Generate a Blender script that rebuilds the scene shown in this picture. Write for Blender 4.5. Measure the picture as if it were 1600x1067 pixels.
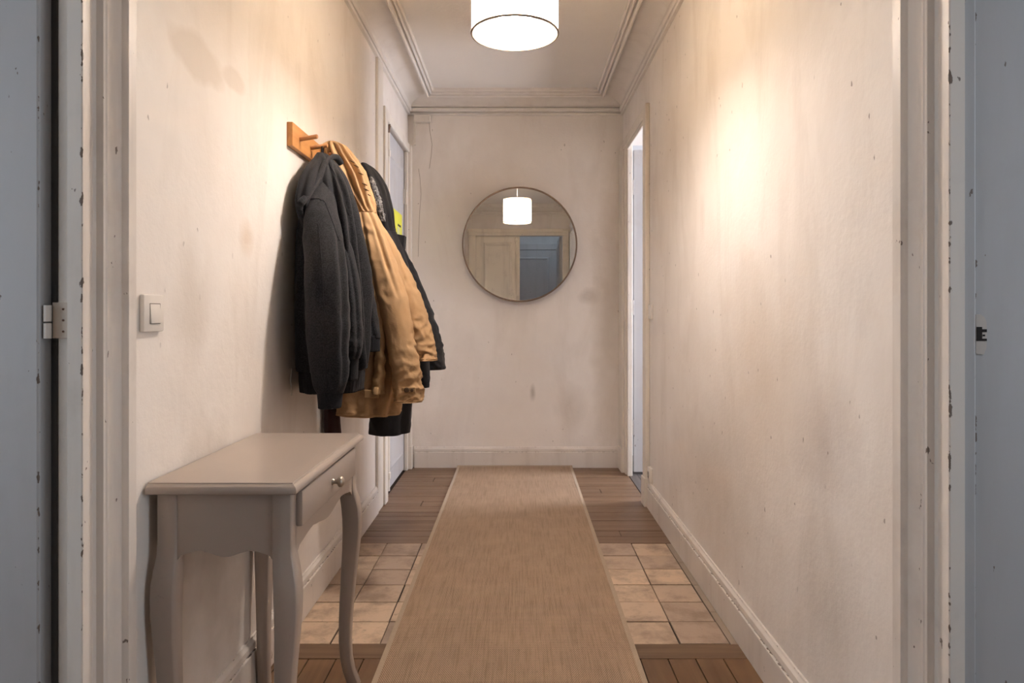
import bpy, bmesh, math, random
from mathutils import Vector, Matrix, noise
R = math.radians
random.seed(7)
for o in list(bpy.data.objects):
    bpy.data.objects.remove(o, do_unlink=True)
scene = bpy.context.scene
COL = scene.collection

# ------------------------------------------------------------------ camera, world, lights, exposure
cam_d = bpy.data.cameras.new('camera')
cam_d.lens = 24.0; cam_d.sensor_width = 36.0
cam_d.shift_x = -10 / 1600; cam_d.shift_y = -43.5 / 1600
cam_d.clip_start = 0.02
cam = bpy.data.objects.new('camera', cam_d); COL.objects.link(cam)
cam.location = (0, 0, 1.08); cam.rotation_euler = (R(90), 0, 0)
scene.camera = cam
w = bpy.data.worlds.new('world'); scene.world = w; w.use_nodes = True
w.node_tree.nodes['Background'].inputs[0].default_value = (0.55, 0.68, 1.0, 1)
w.node_tree.nodes['Background'].inputs[1].default_value = 0.05
scene.view_settings.view_transform = 'Standard'
scene.view_settings.look = 'None'
scene.view_settings.gamma = 1.0
scene.view_settings.use_curve_mapping = False
scene.view_settings.exposure = 1.41

def area(name, loc, rot, sx, sy, power, color):
    l = bpy.data.lights.new(name, 'AREA'); l.shape = 'RECTANGLE'; l.size = sx; l.size_y = sy
    l.energy = power; l.color = color
    o = bpy.data.objects.new(name, l); COL.objects.link(o)
    o.location = loc; o.rotation_euler = rot
    return o
# daylight of the side rooms' windows
area('window_light_left_room', (-2.45, 0.25, 1.4), (0, R(-90), 0), 1.5, 1.1, 8, (0.82, 0.90, 1.0))
area('window_light_right_room', (2.45, 0.25, 1.4), (0, R(90), 0), 1.5, 1.1, 8, (0.82, 0.90, 1.0))
area('window_light_far_room', (2.5, 4.3, 1.4), (0, R(90), 0), 1.5, 0.7, 34, (0.88, 0.89, 1.0))
area('ceiling_fill_back_room', (0.4, -1.0, 2.55), (0, 0, 0), 1.0, 0.8, 1.4, (0.74, 0.86, 1.0))  # added fill light at the back room's ceiling, facing down; no window there
BULB_STRENGTH = 150.0
BULB_COLOR = (1.0, 0.905, 0.85)

# ------------------------------------------------------------------ helpers
class NT:
    def __init__(s, name):
        s.m = bpy.data.materials.new(name); s.m.use_nodes = True
        s.t = s.m.node_tree; s.b = s.t.nodes['Principled BSDF']
        s.out = s.t.nodes['Material Output']
        s._pos = None
    def n(s, typ, **kw):
        nd = s.t.nodes.new('ShaderNode' + typ)
        ins = kw.pop('ins', {})
        for k, v in kw.items(): setattr(nd, k, v)
        for k, v in ins.items(): s.set(nd.inputs[k], v)
        return nd
    def set(s, sock, v):
        if isinstance(v, bpy.types.NodeSocket): s.t.links.new(v, sock)
        else:
            if sock.type == 'RGBA' and len(v) == 3: v = (*v, 1)
            sock.default_value = v
    def pos(s):
        if s._pos is None: s._pos = s.n('TexCoord').outputs['Object']
        return s._pos
    def scaled(s, sc, off=(0, 0, 0)):
        return s.n('Mapping', ins={'Vector': s.pos(), 'Scale': sc, 'Location': off}).outputs[0]
    def noise(s, scale=1, detail=4, rough=.55, vec=None, sc=None, off=(0,0,0), dist=0.0):
        v = vec if vec is not None else (s.scaled(sc, off) if sc else s.pos())
        return s.n('TexNoise', ins={'Vector': v, 'Scale': scale, 'Detail': detail, 'Roughness': rough, 'Distortion': dist}).outputs['Fac']
    def ramp(s, f, a, b, lo=0.0, hi=1.0):
        return s.n('MapRange', ins={0: f, 1: a, 2: b, 3: lo, 4: hi}).outputs[0]
    def math(s, op, a, b=0.0):
        return s.n('Math', operation=op, ins={0: a, 1: b}).outputs[0]
    def mix(s, f, a, b, mode='MIX'):
        nd = s.n('Mix', data_type='RGBA', blend_type=mode)
        s.set(nd.inputs[0], f); s.set(nd.inputs[6], a); s.set(nd.inputs[7], b)
        return nd.outputs[2]
    def bump(s, h, strength=.2, dist=.002):
        nd = s.n('Bump', ins={'Height': h, 'Strength': strength, 'Distance': dist})
        s.set(s.b.inputs['Normal'], nd.outputs[0])
    def fin(s, color, rough=.6, metal=0.0, spec=.5):
        s.set(s.b.inputs['Base Color'], color); s.set(s.b.inputs['Roughness'], rough)
        s.set(s.b.inputs['Metallic'], metal); s.set(s.b.inputs['Specular IOR Level'], spec)
        return s.m

def plaster(name, base, dirt, stains=(), specks=.5, streak=.5, rough=.55, dirtiness=1.0, gate0=.52, flat=(0, 1, .5)):
    t = NT(name)
    n1 = t.noise(1.3, 5, .6)
    n2 = t.noise(1.0, 5, .6, sc=(4, 4, 1.1), dist=.8)
    n3 = t.noise(3.4, 6, .65, dist=.6, off=(3, 1, 2), sc=(1, 1, 1))
    c = t.mix(t.ramp(n1, .42, .72, 0, .55 * dirtiness), base, dirt)
    c = t.mix(t.ramp(n2, .5, .75, 0, streak * dirtiness), c, [d * .93 for d in dirt])
    c = t.mix(t.ramp(n3, .56, .70, 0, .35 * dirtiness), c, [b * 1.04 for b in base])
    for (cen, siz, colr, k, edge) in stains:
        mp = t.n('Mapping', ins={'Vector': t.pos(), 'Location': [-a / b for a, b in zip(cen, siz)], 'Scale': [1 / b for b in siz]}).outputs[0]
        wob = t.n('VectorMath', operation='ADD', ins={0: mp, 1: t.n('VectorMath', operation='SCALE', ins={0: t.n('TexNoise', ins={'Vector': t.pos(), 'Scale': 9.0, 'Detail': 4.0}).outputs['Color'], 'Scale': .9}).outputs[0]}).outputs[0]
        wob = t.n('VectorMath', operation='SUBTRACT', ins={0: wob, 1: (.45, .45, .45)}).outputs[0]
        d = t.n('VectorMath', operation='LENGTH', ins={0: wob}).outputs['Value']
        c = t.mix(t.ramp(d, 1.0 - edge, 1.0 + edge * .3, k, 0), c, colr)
    # small knocks and scuffs
    sp_ = t.n('SeparateXYZ', ins={0: t.pos()}).outputs
    uv = t.n('CombineXYZ', ins={0: sp_[1 if flat[0] == 0 else 0], 1: t.math('MULTIPLY', sp_[2], flat[2])}).outputs[0]
    v = t.n('TexVoronoi', voronoi_dimensions='2D', ins={'Vector': t.n('VectorMath', operation='ADD', ins={0: uv, 1: t.n('VectorMath', operation='SCALE', ins={0: t.n('TexNoise', ins={'Vector': t.pos(), 'Scale': 40.0}).outputs['Color'], 'Scale': .015}).outputs[0]}).outputs[0], 'Scale': 8.0}).outputs['Distance']
    gate = t.ramp(t.noise(2.3, 2, .5, off=(9, 4, 1), sc=(1, 1, 1)), gate0, gate0 + .08)
    c = t.mix(t.math('MULTIPLY', t.ramp(v, .016, .028, specks, 0), gate), c, (.16, .11, .08))
    h = t.math('ADD', t.noise(60, 4, .6), t.math('MULTIPLY', t.noise(5, 4, .6), 2.5))
    t.bump(h, .25, .004)
    return t.fin(c, t.ramp(n1, .3, .7, rough - .08, rough + .12), 0, .4)

def paint(name, base, dirt=(.36, .29, .23), chips=.0, rough=.42, chipcol=(.12, .075, .05), edges=()):
    t = NT(name)
    c = t.mix(t.ramp(t.noise(1.0, 5, .6, sc=(9, 9, 1.2)), .5, .78, 0, .4), base, dirt)
    c = t.mix(t.ramp(t.noise(5, 5, .65), .55, .75, 0, .25), c, dirt)
    if chips > 0:
        k = t.ramp(t.noise(55, 3, .6, sc=(1, 1, .5)), .725 - .03 * chips, .74 - .03 * chips, 0, .85)
        c = t.mix(k, c, chipcol)
    if edges:
        xyz = t.n('SeparateXYZ', ins={0: t.pos()}).outputs
        for axis, val, wd, dens in edges:
            dist = None
            for ax, va in ([(axis, val)] if not isinstance(axis, tuple) else list(zip(axis, val))):
                q = t.math('ABSOLUTE', t.math('SUBTRACT', xyz[ax], va))
                dist = q if dist is None else t.math('MAXIMUM', dist, q)
            nearness = t.ramp(dist, 0, wd, dens, -.6)
            k = t.ramp(t.math('ADD', t.noise(34, 3, .6, sc=(1.6, 1.6, 1)), nearness), .70, .73, 0, .9)
            c = t.mix(k, c, chipcol)
    t.bump(t.noise(1.0, 3, .5, sc=(60, 60, 14)), .12, .002)
    return t.fin(c, rough, 0, .45)

def wood(name, a, b, axis, scale=1.0, rough=.4, rand=.35, worn=None):
    t = NT(name)
    rnd = t.n('ObjectInfo').outputs['Random']
    off = t.n('VectorMath', operation='SCALE', ins={0: (13.1, 7.7, 5.3), 'Scale': rnd}).outputs[0]
    vec = t.n('VectorMath', operation='ADD', ins={0: t.pos(), 1: off}).outputs[0]
    sc = [34 * scale] * 3; sc[axis] = 1.6 * scale
    mp = t.n('Mapping', ins={'Vector': vec, 'Scale': sc}).outputs[0]
    g = t.n('TexNoise', ins={'Vector': mp, 'Scale': 1.0, 'Detail': 6.0, 'Roughness': .65, 'Distortion': .5}).outputs['Fac']
    c = t.mix(t.ramp(g, .3, .72), a, b)
    c = t.mix(t.ramp(rnd, 0, 1, 0, rand), c, [x * .55 for x in a])
    big = t.noise(3.0, 4, .6)
    if worn: c = t.mix(t.ramp(big, .45, .75, 0, .5), c, worn)
    t.bump(g, .15, .002)
    return t.fin(c, t.ramp(g, .3, .7, rough - .08, rough + .1), 0, .4)

def plain(name, c, rough=.5, metal=0.0, spec=.5, bump=None):
    t = NT(name)
    n = t.noise(25, 3, .5)
    cc = t.mix(t.ramp(n, .35, .7, 0, .25), c, [x * .8 for x in c])
    if bump: t.bump(t.noise(bump[0], 3, .6), bump[1], .001)
    return t.fin(cc, rough, metal, spec)

def fabric(name, a, b, weave, rough=.9, fold=0.0, bstr=.35, sheen=.15):
    t = NT(name)
    f = t.noise(weave, 2, .7)
    big = t.noise(6, 4, .6)
    c = t.mix(t.ramp(f, .35, .68), a, b)
    c = t.mix(t.ramp(big, .4, .75, 0, .35), c, [x * .72 for x in a])
    h = f
    if fold: h = t.math('ADD', t.math('MULTIPLY', t.noise(22, 4, .55, dist=1.2), fold), t.math('MULTIPLY', f, .25))
    t.bump(h, bstr, .004)
    t.set(t.b.inputs['Sheen Weight'], sheen)
    return t.fin(c, rough, 0, .25)

def link(name, me, mat=None, parent=None):
    o = bpy.data.objects.new(name, me); COL.objects.link(o)
    if mat is not None and not me.materials: me.materials.append(mat)
    if parent is not None: o.parent = parent
    return o
def obj(name, bm, mat, parent=None, smooth=False, recalc=True):
    if recalc: bmesh.ops.recalc_face_normals(bm, faces=bm.faces)
    me = bpy.data.meshes.new(name); bm.to_mesh(me); bm.free()
    if smooth:
        for p in me.polygons: p.use_smooth = True
        if smooth is not True:
            me.set_sharp_from_angle(angle=R(smooth))
    return link(name, me, mat, parent)
def tag(o, label=None, cat=None, group=None, kind=None):
    if label: o['label'] = label
    if cat: o['category'] = cat
    if group: o['group'] = group
    if kind: o['kind'] = kind
    return o
def empty(name, loc, label, cat):
    o = bpy.data.objects.new(name, None); COL.objects.link(o); o.location = loc
    o.empty_display_size = .05
    ANCH[o.name] = Vector(loc)
    return tag(o, label, cat)
ANCH = {}
def adopt(o, root):
    """parent a mesh built in world coordinates to an empty that stands elsewhere"""
    o.parent = root; o.matrix_parent_inverse = Matrix.Translation(-ANCH[root.name])
    return o
def part(name, bm, mat, root, smooth=False):
    o = obj(name, bm, mat, None, smooth)
    if root.name in ANCH: adopt(o, root)
    else: o.parent = root
    return o

def box(bm, x0, x1, y0, y1, z0, z1, bev=0.0):
    vs = [bm.verts.new((x, y, z)) for x in (x0, x1) for y in (y0, y1) for z in (z0, z1)]
    q = [(0, 1, 3, 2), (4, 6, 7, 5), (0, 4, 5, 1), (2, 3, 7, 6), (0, 2, 6, 4), (1, 5, 7, 3)]
    fs = [bm.faces.new([vs[i] for i in f]) for f in q]
    if bev > 0:
        es = list({e for f in fs for e in f.edges})
        bmesh.ops.bevel(bm, geom=es, offset=bev, segments=2, profile=.5, affect='EDGES')
    return bm
def bx(*a, bev=0.0): return box(bmesh.new(), *a, bev=bev)
def prism(bm, pts, f0, f1):
    """closed polygon pts; f0/f1 map (a,b)->3D for the two ends"""
    A = [bm.verts.new(f0(*p)) for p in pts]; B = [bm.verts.new(f1(*p)) for p in pts]
    n = len(pts)
    for i in range(n): bm.faces.new((A[i], A[(i + 1) % n], B[(i + 1) % n], B[i]))
    bm.faces.new(A); bm.faces.new(B[::-1])
    return bm
def lathe(bm, prof, cen, axis='z', seg=24):
    rings = []
    for r, h in prof:
        ring = []
        for i in range(seg):
            a = 2 * math.pi * i / seg; u, v = r * math.cos(a), r * math.sin(a)
            p = {'z': (u, v, h), 'x': (h, u, v), 'y': (u, h, v)}[axis]
            ring.append(bm.verts.new(Vector(p) + Vector(cen)))
        rings.append(ring)
    for a, b in zip(rings, rings[1:]):
        for i in range(seg): bm.faces.new((a[i], a[(i + 1) % seg], b[(i + 1) % seg], b[i]))
    bm.faces.new(rings[0]); bm.faces.new(rings[-1])
    return bm
def tube(bm, pts, r, seg=10):
    pts = [Vector(p) for p in pts]; rings = []
    for i, p in enumerate(pts):
        d = (pts[min(i + 1, len(pts) - 1)] - pts[max(i - 1, 0)]).normalized()
        u = d.cross(Vector((0.13, .31, .94)) if abs(d.z) < .9 else Vector((1, 0, 0))).normalized(); v = d.cross(u)
        rr = r[i] if isinstance(r, (list, tuple)) else r
        rings.append([bm.verts.new(p + u * rr * math.cos(2 * math.pi * k / seg) + v * rr * math.sin(2 * math.pi * k / seg)) for k in range(seg)])
    for a, b in zip(rings, rings[1:]):
        for i in range(seg): bm.faces.new((a[i], a[(i + 1) % seg], b[(i + 1) % seg], b[i]))
    bm.faces.new(rings[0]); bm.faces.new(rings[-1])
    return bm

# ------------------------------------------------------------------ dimensions of the hall
XL, XR, YB, YF, ZC = -0.775, 0.735, 4.80, -0.15, 2.60
TL, TR = 0.05, 0.12                        # wall thicknesses seen at the openings
BASE = (.83, .775, .72); DIRT = (.67, .59, .515)
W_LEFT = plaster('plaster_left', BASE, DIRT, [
    ((XL, 1.65, 1.70), (.3, .16, .055), (.66, .58, .50), .7, .25),
    ((XL, 1.86, 1.715), (.3, .07, .035), (.66, .58, .50), .6, .25),
    ((XL, 1.62, 1.10), (.3, .10, .14), (.62, .55, .48), .55, .7),
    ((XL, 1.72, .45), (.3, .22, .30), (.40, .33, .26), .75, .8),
    ((XL, 1.95, 1.30), (.3, .05, .05), (.66, .52, .40), .6, .8)])
W_RIGHT = plaster('plaster_right', BASE, DIRT, [
    ((XR, 2.05, .90), (.3, .42, .34), (.66, .555, .45), .6, .9),
    ((XR, 1.55, 2.0), (.3, .09, .22), (.54, .49, .44), .7, .6),
    ((XR, 2.6, .45), (.3, .55, .28), (.56, .48, .40), .6, .9),
    ((XR, 1.62, .38), (.3, .16, .22), (.54, .48, .42), .6, .9),
    ((XR, 1.65, .78), (.3, .18, .15), (.52, .45, .40), .6, .9)], specks=.75, streak=.6, gate0=.44)
W_BACK = plaster('plaster_back', [b * 1.04 for b in BASE], [d * 1.05 for d in DIRT], [
    ((.50, YB, 1.20), (.075, .3, .055), (.55, .48, .41), .6, .6),
    ((.36, YB, .42), (.10, .3, .16), (.56, .49, .42), .6, .9),
    ((.10, YB, .52), (.02, .3, .06), (.42, .36, .30), .7, .8),
    ((.62, YB, 1.0), (.10, .3, .9), (.50, .42, .33), .5, .8),
    ((-.30, YB, 1.95), (.30, .3, .30), (.62, .53, .44), .5, .9)], streak=.6, dirtiness=.75, flat=(1, 0, .5))
W_ROOM = plaster('plaster_side_rooms', (.60, .60, .60), (.45, .44, .43))
W_CEIL = plaster('plaster_ceiling', (.82, .775, .72), (.76, .71, .65), streak=0, specks=0)
PAINT = paint('cream_woodwork', (.76, .695, .61), chips=.25)
PAINT_CH = paint('chipped_casing_paint', (.76, .70, .64), chips=.6, edges=[((0, 1), (XL + .0095, 1.198), .022, .20), ((0, 1), (XR - .0095, 1.149), .022, .21)])
PAINT_M = paint('mirror_door_paint', (.86, .78, .66), chips=.1)
PAINT_W = paint('white_door_paint', (.50, .495, .50), chips=.25)
PAINT_G = paint('grey_room_paint', (.47, .468, .475), (.36, .34, .33), chips=.7, edges=[((0, 1), (-.845, 1.203), .02, .20), ((0, 1), (.7475, 1.1565), .015, .17), ((0, 1), (.7775, 1.164), .02, .19)])
PAINT_CO = paint('cornice_paint', (.80, .745, .685), (.62, .55, .48))

# ------------------------------------------------------------------ structure
def struct(name, bm, mat, label=None, parent=None, smooth=False):
    o = obj(name, bm, mat, parent, smooth)
    if parent is None: o['kind'] = 'structure'
    if label: o['label'] = label
    return o
bm = bmesh.new()
box(bm, XL - TL, XL, 1.225, 3.98, 0, 2.75)
box(bm, XL - TL, XL, YF, 1.225, 2.20, 2.75)
box(bm, XL - TL, XL, YF - .1, .20, 0, 2.20)
box(bm, XL - TL, XL, 3.98, 4.70, 2.20, 2.75)
box(bm, XL - TL, XL, 4.70, YB + .1, 0, 2.75)
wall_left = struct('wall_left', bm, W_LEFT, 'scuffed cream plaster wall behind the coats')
bm = bmesh.new()
box(bm, XR, XR + TR, 1.165, 3.93, 0, 2.75)
box(bm, XR, XR + TR, YF, 1.165, 2.20, 2.75)
box(bm, XR, XR + TR, YF - .1, .20, 0, 2.20)
box(bm, XR, XR + TR, 3.93, 4.55, 2.20, 2.75)
box(bm, XR, XR + .024, 4.56, YB + .1, 0, 2.75)
wall_right = struct('wall_right', bm, W_RIGHT, 'scuffed bare cream plaster wall on the right')
wall_back = struct('wall_back', bx(XL, XR, YB, YB + .1, 0, 2.75), W_BACK, 'end wall that carries the round mirror')
bm = bmesh.new()
box(bm, XL, -.64, YF - .1, YF, 0, 2.75); box(bm, .66, XR, YF - .1, YF, 0, 2.75); box(bm, -.64, .66, YF - .1, YF, 2.18, 2.75)
struct('wall_front', bm, W_LEFT)
ceiling = struct('ceiling', bx(XL - .06, XR + .12, YF - .1, YB + .1, ZC, ZC + .1), W_CEIL, 'flat ceiling inside the moulded cornice')

# cornice: one profile swept round the hall with mitred corners
prof = [(0, 2.472), (.016, 2.472), (.019, 2.476), (.019, 2.485), (.009, 2.488), (.009, 2.492), (.022, 2.494), (.029, 2.502), (.031, 2.512), (.028, 2.520), (.011, 2.523), (.011, 2.527)]
for k in range(9):
    a = k / 8 * math.pi / 2
    prof.append((.022 + .116 * (1 - math.cos(a)), 2.527 + .054 * math.sin(a)))
prof += [(.141, 2.588), (.149, 2.588), (.149, 2.557), (.153, 2.551), (.161, 2.550), (.168, 2.556), (.169, 2.574), (.174, 2.576), (.175, 2.567), (.181, 2.563), (.186, 2.567), (.187, 2.584), (.191, 2.586), (.192, 2.581), (.198, 2.580), (.202, 2.585), (.203, 2.601), (0, 2.601)]
def cornice(bm, p, q, inward, along):
    """p,q wall corners; inward normal; along = unit direction; mitre by shifting along"""
    A, B = [], []
    for a, z in prof:
        A.append(bm.verts.new((p[0] + inward[0] * a + along[0] * a, p[1] + inward[1] * a + along[1] * a, z)))
        B.append(bm.verts.new((q[0] + inward[0] * a - along[0] * a, q[1] + inward[1] * a - along[1] * a, z)))
    n = len(prof)
    for i in range(n): bm.faces.new((A[i], A[(i + 1) % n], B[(i + 1) % n], B[i]))
    return bm
struct('trim_1', cornice(bmesh.new(), (XL, YF), (XL, YB), (1, 0), (0, 1)), PAINT_CO, 'moulded cornice along the left wall', smooth=20)
struct('trim_2', cornice(bmesh.new(), (XR, YF), (XR, YB), (-1, 0), (0, 1)), PAINT_CO, 'moulded cornice along the right wall', smooth=20)
struct('trim_3', cornice(bmesh.new(), (XL, YB), (XR, YB), (0, -1), (1, 0)), PAINT_CO, 'moulded cornice above the mirror wall', smooth=20)
struct('trim_4', cornice(bmesh.new(), (XL, YF), (XR, YF), (0, 1), (1, 0)), PAINT_CO, smooth=35)

# baseboards: plinth with a moulded cap
bprof = [(0, 0), (.018, 0), (.018, .108), (.0165, .110), (.012, .1105), (.0125, .114), (.0145, .118), (.013, .132), (.007, .140), (.005, .145), (0, .146)]
def baseboard(name, p, q, inward, label):
    bm = prism(bmesh.new(), bprof, lambda a, z: (p[0] + inward[0] * a, p[1] + inward[1] * a, z), lambda a, z: (q[0] + inward[0] * a, q[1] + inward[1] * a, z))
    return struct(name, bm, BASEB, label)
BASEB = paint('worn_baseboard_paint', (.72, .655, .59), (.44, .36, .29), chips=.45, edges=[(2, .1435, .005, .16), (2, .1105, .0035, .20), (2, .0, .010, .12)])
baseboard('baseboard_left', (XL, 1.324), (XL, 3.70), (1, 0), 'worn baseboard of the left wall')
baseboard('baseboard_right', (XR, 1.279), (XR, 3.815), (-1, 0), 'worn baseboard of the right wall')
baseboard('baseboard_back', (XL + .045, YB), (XR - .03, YB), (0, -1), 'worn baseboard under the mirror')

# near doorway casings (thick moulded architraves on the side walls, next to the camera)
def casing_profile(y_out, y_in):
    L = y_out - y_in
    f = lambda u, p: (y_out - u * L, p)
    pts = [f(0, 0), f(0, .034), f(.20, .034), f(.215, .031), f(.225, .022)]
    for k in range(1, 8):
        u = k / 8
        pts.append(f(.235 + .365 * u, .0235 - .010 * math.sin(u * math.pi) ** 1.0 - .003 * u + (.004 * max(0, u - .8) / .2)))
    pts += [f(.60, .0235), f(.615, .0215), f(.63, .0205), f(.645, .0225), f(.665, .0235), f(.685, .0225), f(.69, .010), f(.74, .0075), f(.78, .0085), f(.80, .0095), f(.985, .0095), f(1, .0075), f(1, -.0165), f(.82, -.0165), f(.82, 0)]
    return pts
def v_casing(name, wall_x, s, y_out, y_in, z1, label):
    bm = prism(bmesh.new(), casing_profile(y_out, y_in), lambda y, p: (wall_x + s * p, y, 0), lambda y, p: (wall_x + s * p, y, z1 if True else 0))
    return struct(name, bm, PAINT_CH, label, smooth=30)
cas_l = v_casing('trim_5', XL, 1, 1.324, 1.198, 2.30, 'thick moulded door casing at the left edge of the photo')
cas_r = v_casing('trim_6', XR, -1, 1.279, 1.149, 2.30, 'thick moulded door casing at the right edge of the photo')
def h_casing(name, wall_x, s, y0, y1):
    L = .125
    pts = [(2.30 - (1.324 - y) / .126 * L, p) for y, p in casing_profile(1.324, 1.198)]
    bm = prism(bmesh.new(), [(z, p) for z, p in pts], lambda z, p: (wall_x + s * max(p, 0), y0, z), lambda z, p: (wall_x + s * max(p, 0), y1, z))
    return struct(name, bm, PAINT_CH, smooth=30)
h_casing('trim_7', XL, 1, .08, 1.198); h_casing('trim_8', XR, -1, .08, 1.149)
struct('trim_9', bx(XL, XL + .03, .08, .20, 0, 2.175), PAINT_CH)
struct('trim_10', bx(XR - .03, XR, .08, .20, 0, 2.175), PAINT_CH)

# right jamb reveal with its strike plate
jr = struct('trim_11', bmesh.new() and box(box(bmesh.new(), .7475, .775, 1.1565, 1.166, 0, 2.2, bev=.002), .7775, 1.05, 1.164, 1.30, 0, 2.2, bev=.0015), PAINT_G, 'grey painted jamb reveal on the right, with the strike plate')
bm = prism(bmesh.new(), [(.7785, 1.012), (.792, 1.010), (.7965, 1.022), (.797, 1.05), (.7965, 1.066), (.793, 1.074), (.786, 1.079), (.7785, 1.078)], lambda x, z: (x, 1.1615, z), lambda x, z: (x, 1.166, z))
sp = part('strike_plate', bm, paint('chipped_plate', (.55, .50, .46), chips=.8), jr); sp['label'] = 'pale chipped strike plate'
bm = box(bmesh.new(), .7795, .7885, 1.1605, 1.164, 1.0335, 1.0575)
box(bm, .788, .7965, 1.1605, 1.164, 1.0335, 1.0375); box(bm, .788, .7965, 1.1605, 1.164, 1.0485, 1.0535); box(bm, .790, .7935, 1.1605, 1.164, 1.0415, 1.0445)
part('latch_hole', bm, plain('dark_hole', (.012, .008, .007), .9), sp)

# left door leaf, swung open into the side room
d1 = struct('door_1', bx(-1.72, -.845, 1.203, 1.238, .01, 2.17, bev=.004), PAINT_G, 'grey door leaf standing open at the left edge')
bm = bmesh.new(); tube(bm, [(-.8375, 1.214, 1.036), (-.8375, 1.214, 1.063)], .0065, 12); tube(bm, [(-.8375, 1.214, 1.066), (-.8375, 1.214, 1.095)], .0065, 12)
hg = part('hinge', bm, PAINT_CH, d1, 40); hg['label'] = 'painted door hinge'
part('hinge_plate', bx(-.834, -.8065, 1.2225, 1.2265, 1.036, 1.10), paint('painted_hinge_plate', (.66, .58, .50), chips=.5), hg)
for z in (1.048, 1.068, 1.088):
    bm = lathe(bmesh.new(), [(.0020, 0), (.0020, -.0010), (.001, -.0013)], (-.815, 1.2225, z), 'y', 10)
    part('hinge_screw', bm, plain('rusty_screw', (.16, .09, .06), .6, .4), hg)

# far left door: casing, closed panelled leaf
C1 = bmesh.new(); box(C1, XL, XL + .016, 3.70, 3.835, 0, 2.472, bev=.004); struct('trim_12', C1, PAINT, 'tall pilaster strip beside the far left door')
C1 = bmesh.new(); box(C1, XL, XL + .026, 3.85, 3.93, 0, 2.255, bev=.005); box(C1, XL - .01, XL + .012, 3.93, 3.985, 0, 2.195, bev=.004)
struct('trim_13', C1, PAINT, 'near casing of the far left door')
C1 = bmesh.new(); box(C1, XL, XL + .022, 3.93, 4.73, 2.195, 2.255, bev=.006); struct('trim_14', C1, PAINT, 'head casing of the far left door')
C1 = bmesh.new(); box(C1, XL, XL + .030, 4.735, 4.80, 0, 2.255, bev=.006); box(C1, XL - .01, XL + .012, 4.69, 4.736, 0, 2.195, bev=.004); box(C1, XL, XL + .036, 4.73, 4.80, 0, .16, bev=.004)
struct('trim_15', C1, PAINT, 'corner casing of the far left door')
d2 = struct('door_2', bx(XL - .05, XL - .012, 3.985, 4.69, .012, 2.193, bev=.003), PAINT_W, 'closed white panelled door at the far left')
def moulding(bm, x, y0, y1, z0, z1, wd, d, s=1):
    """rectangular frame moulding standing proud of plane x by d (direction s)"""
    r = [(0, 0), (.15, .7), (.45, 1.0), (.7, .55), (1, .12)]
    lo = []
    for u, h in r:
        i = u * wd
        lo.append([bm.verts.new((x + s * d * h, y, z)) for y, z in ((y0 + i, z0 + i), (y1 - i, z0 + i), (y1 - i, z1 - i), (y0 + i, z1 - i))])
    for a, b in zip(lo, lo[1:]):
        for k in range(4): bm.faces.new((a[k], a[(k + 1) % 4], b[(k + 1) % 4], b[k]))
    bm.faces.new(lo[-1])
    return bm
for z0, z1 in ((.12, .78), (.90, 2.06)):
    part('panel', moulding(bmesh.new(), XL - .012, 4.12, 4.60, z0, z1, .05, .012), PAINT_W, d2, 30)
bm = bmesh.new(); tube(bm, [(XL + .005, 4.045, .03), (XL + .005, 4.045, 2.15)], .009, 10)
for z in (.12, .95, 1.5, 2.03): box(bm, XL - .012, XL + .016, 4.028, 4.062, z - .02, z + .02, bev=.003)
lb = part('lock_bar', bm, PAINT, d2, 40)
bm = box(bmesh.new(), XL - .012, XL + .012, 4.030, 4.060, 2.155, 2.185, bev=.003); tube(bm, [(XL + .004, 4.045, 2.15), (XL + .012, 4.03, 2.18), (XL + .016, 4.02, 2.195)], .007, 8); tube(bm, [(XL + .004, 4.045, 2.16), (XL + .014, 4.06, 2.20)], .006, 8)
part('bar_catch', bm, plain('rusty_iron', (.20, .13, .09), .6, .5), lb)
for z in (.35, 1.88):
    bm = tube(bmesh.new(), [(XL + .004, 4.685, z - .05), (XL + .004, 4.685, z + .05)], .008, 10)
    tube(bm, [(XL + .004, 4.685, z - .002), (XL + .004, 4.685, z + .002)], .0095, 10)
    box(bm, XL - .012, XL - .004, 4.655, 4.685, z - .05, z + .05)
    part('hinge', bm, PAINT, d2, 40)

# far right doorway: casing, jamb, leaf standing open in the side room
C1 = bmesh.new(); box(C1, XR - .026, XR, 3.815, 3.90, .14, 2.26, bev=.005); box(C1, XR - .034, XR, 3.81, 3.905, 0, .16, bev=.004); box(C1, XR - .012, XR + TR, 3.90, 3.935, 0, 2.20, bev=.003)
struct('trim_16', C1, PAINT, 'near casing of the far right doorway')
C1 = bmesh.new(); box(C1, XR - .022, XR, 3.90, 4.80, 2.20, 2.26, bev=.006); box(C1, XR - .012, XR, 3.90, 4.6, 2.175, 2.205, bev=.003); struct('trim_17', C1, PAINT, 'head casing of the far right doorway')
C1 = bmesh.new(); box(C1, XR - .030, XR, 4.64, 4.80, 0, 2.20, bev=.008); box(C1, XR - .018, XR, 4.575, 4.645, 0, 2.20, bev=.006); box(C1, XR - .01, XR + .024, 4.535, 4.58, 0, 2.20, bev=.004); box(C1, XR - .038, XR, 4.63, 4.80, 0, .16, bev=.004)
struct('trim_18', C1, PAINT, 'far casing of the far right doorway')
d3 = struct('door_3', bx(XR + .036, XR + .77, 4.560, 4.596, .022, 2.175, bev=.003), PAINT_W, 'white door standing open beyond the far right doorway')
def moulding_y(bm, y, x0, x1, z0, z1, wd, d, s=-1):
    moulding(bm, 0, x0, x1, z0, z1, wd, d, 1)
    return bm
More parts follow.
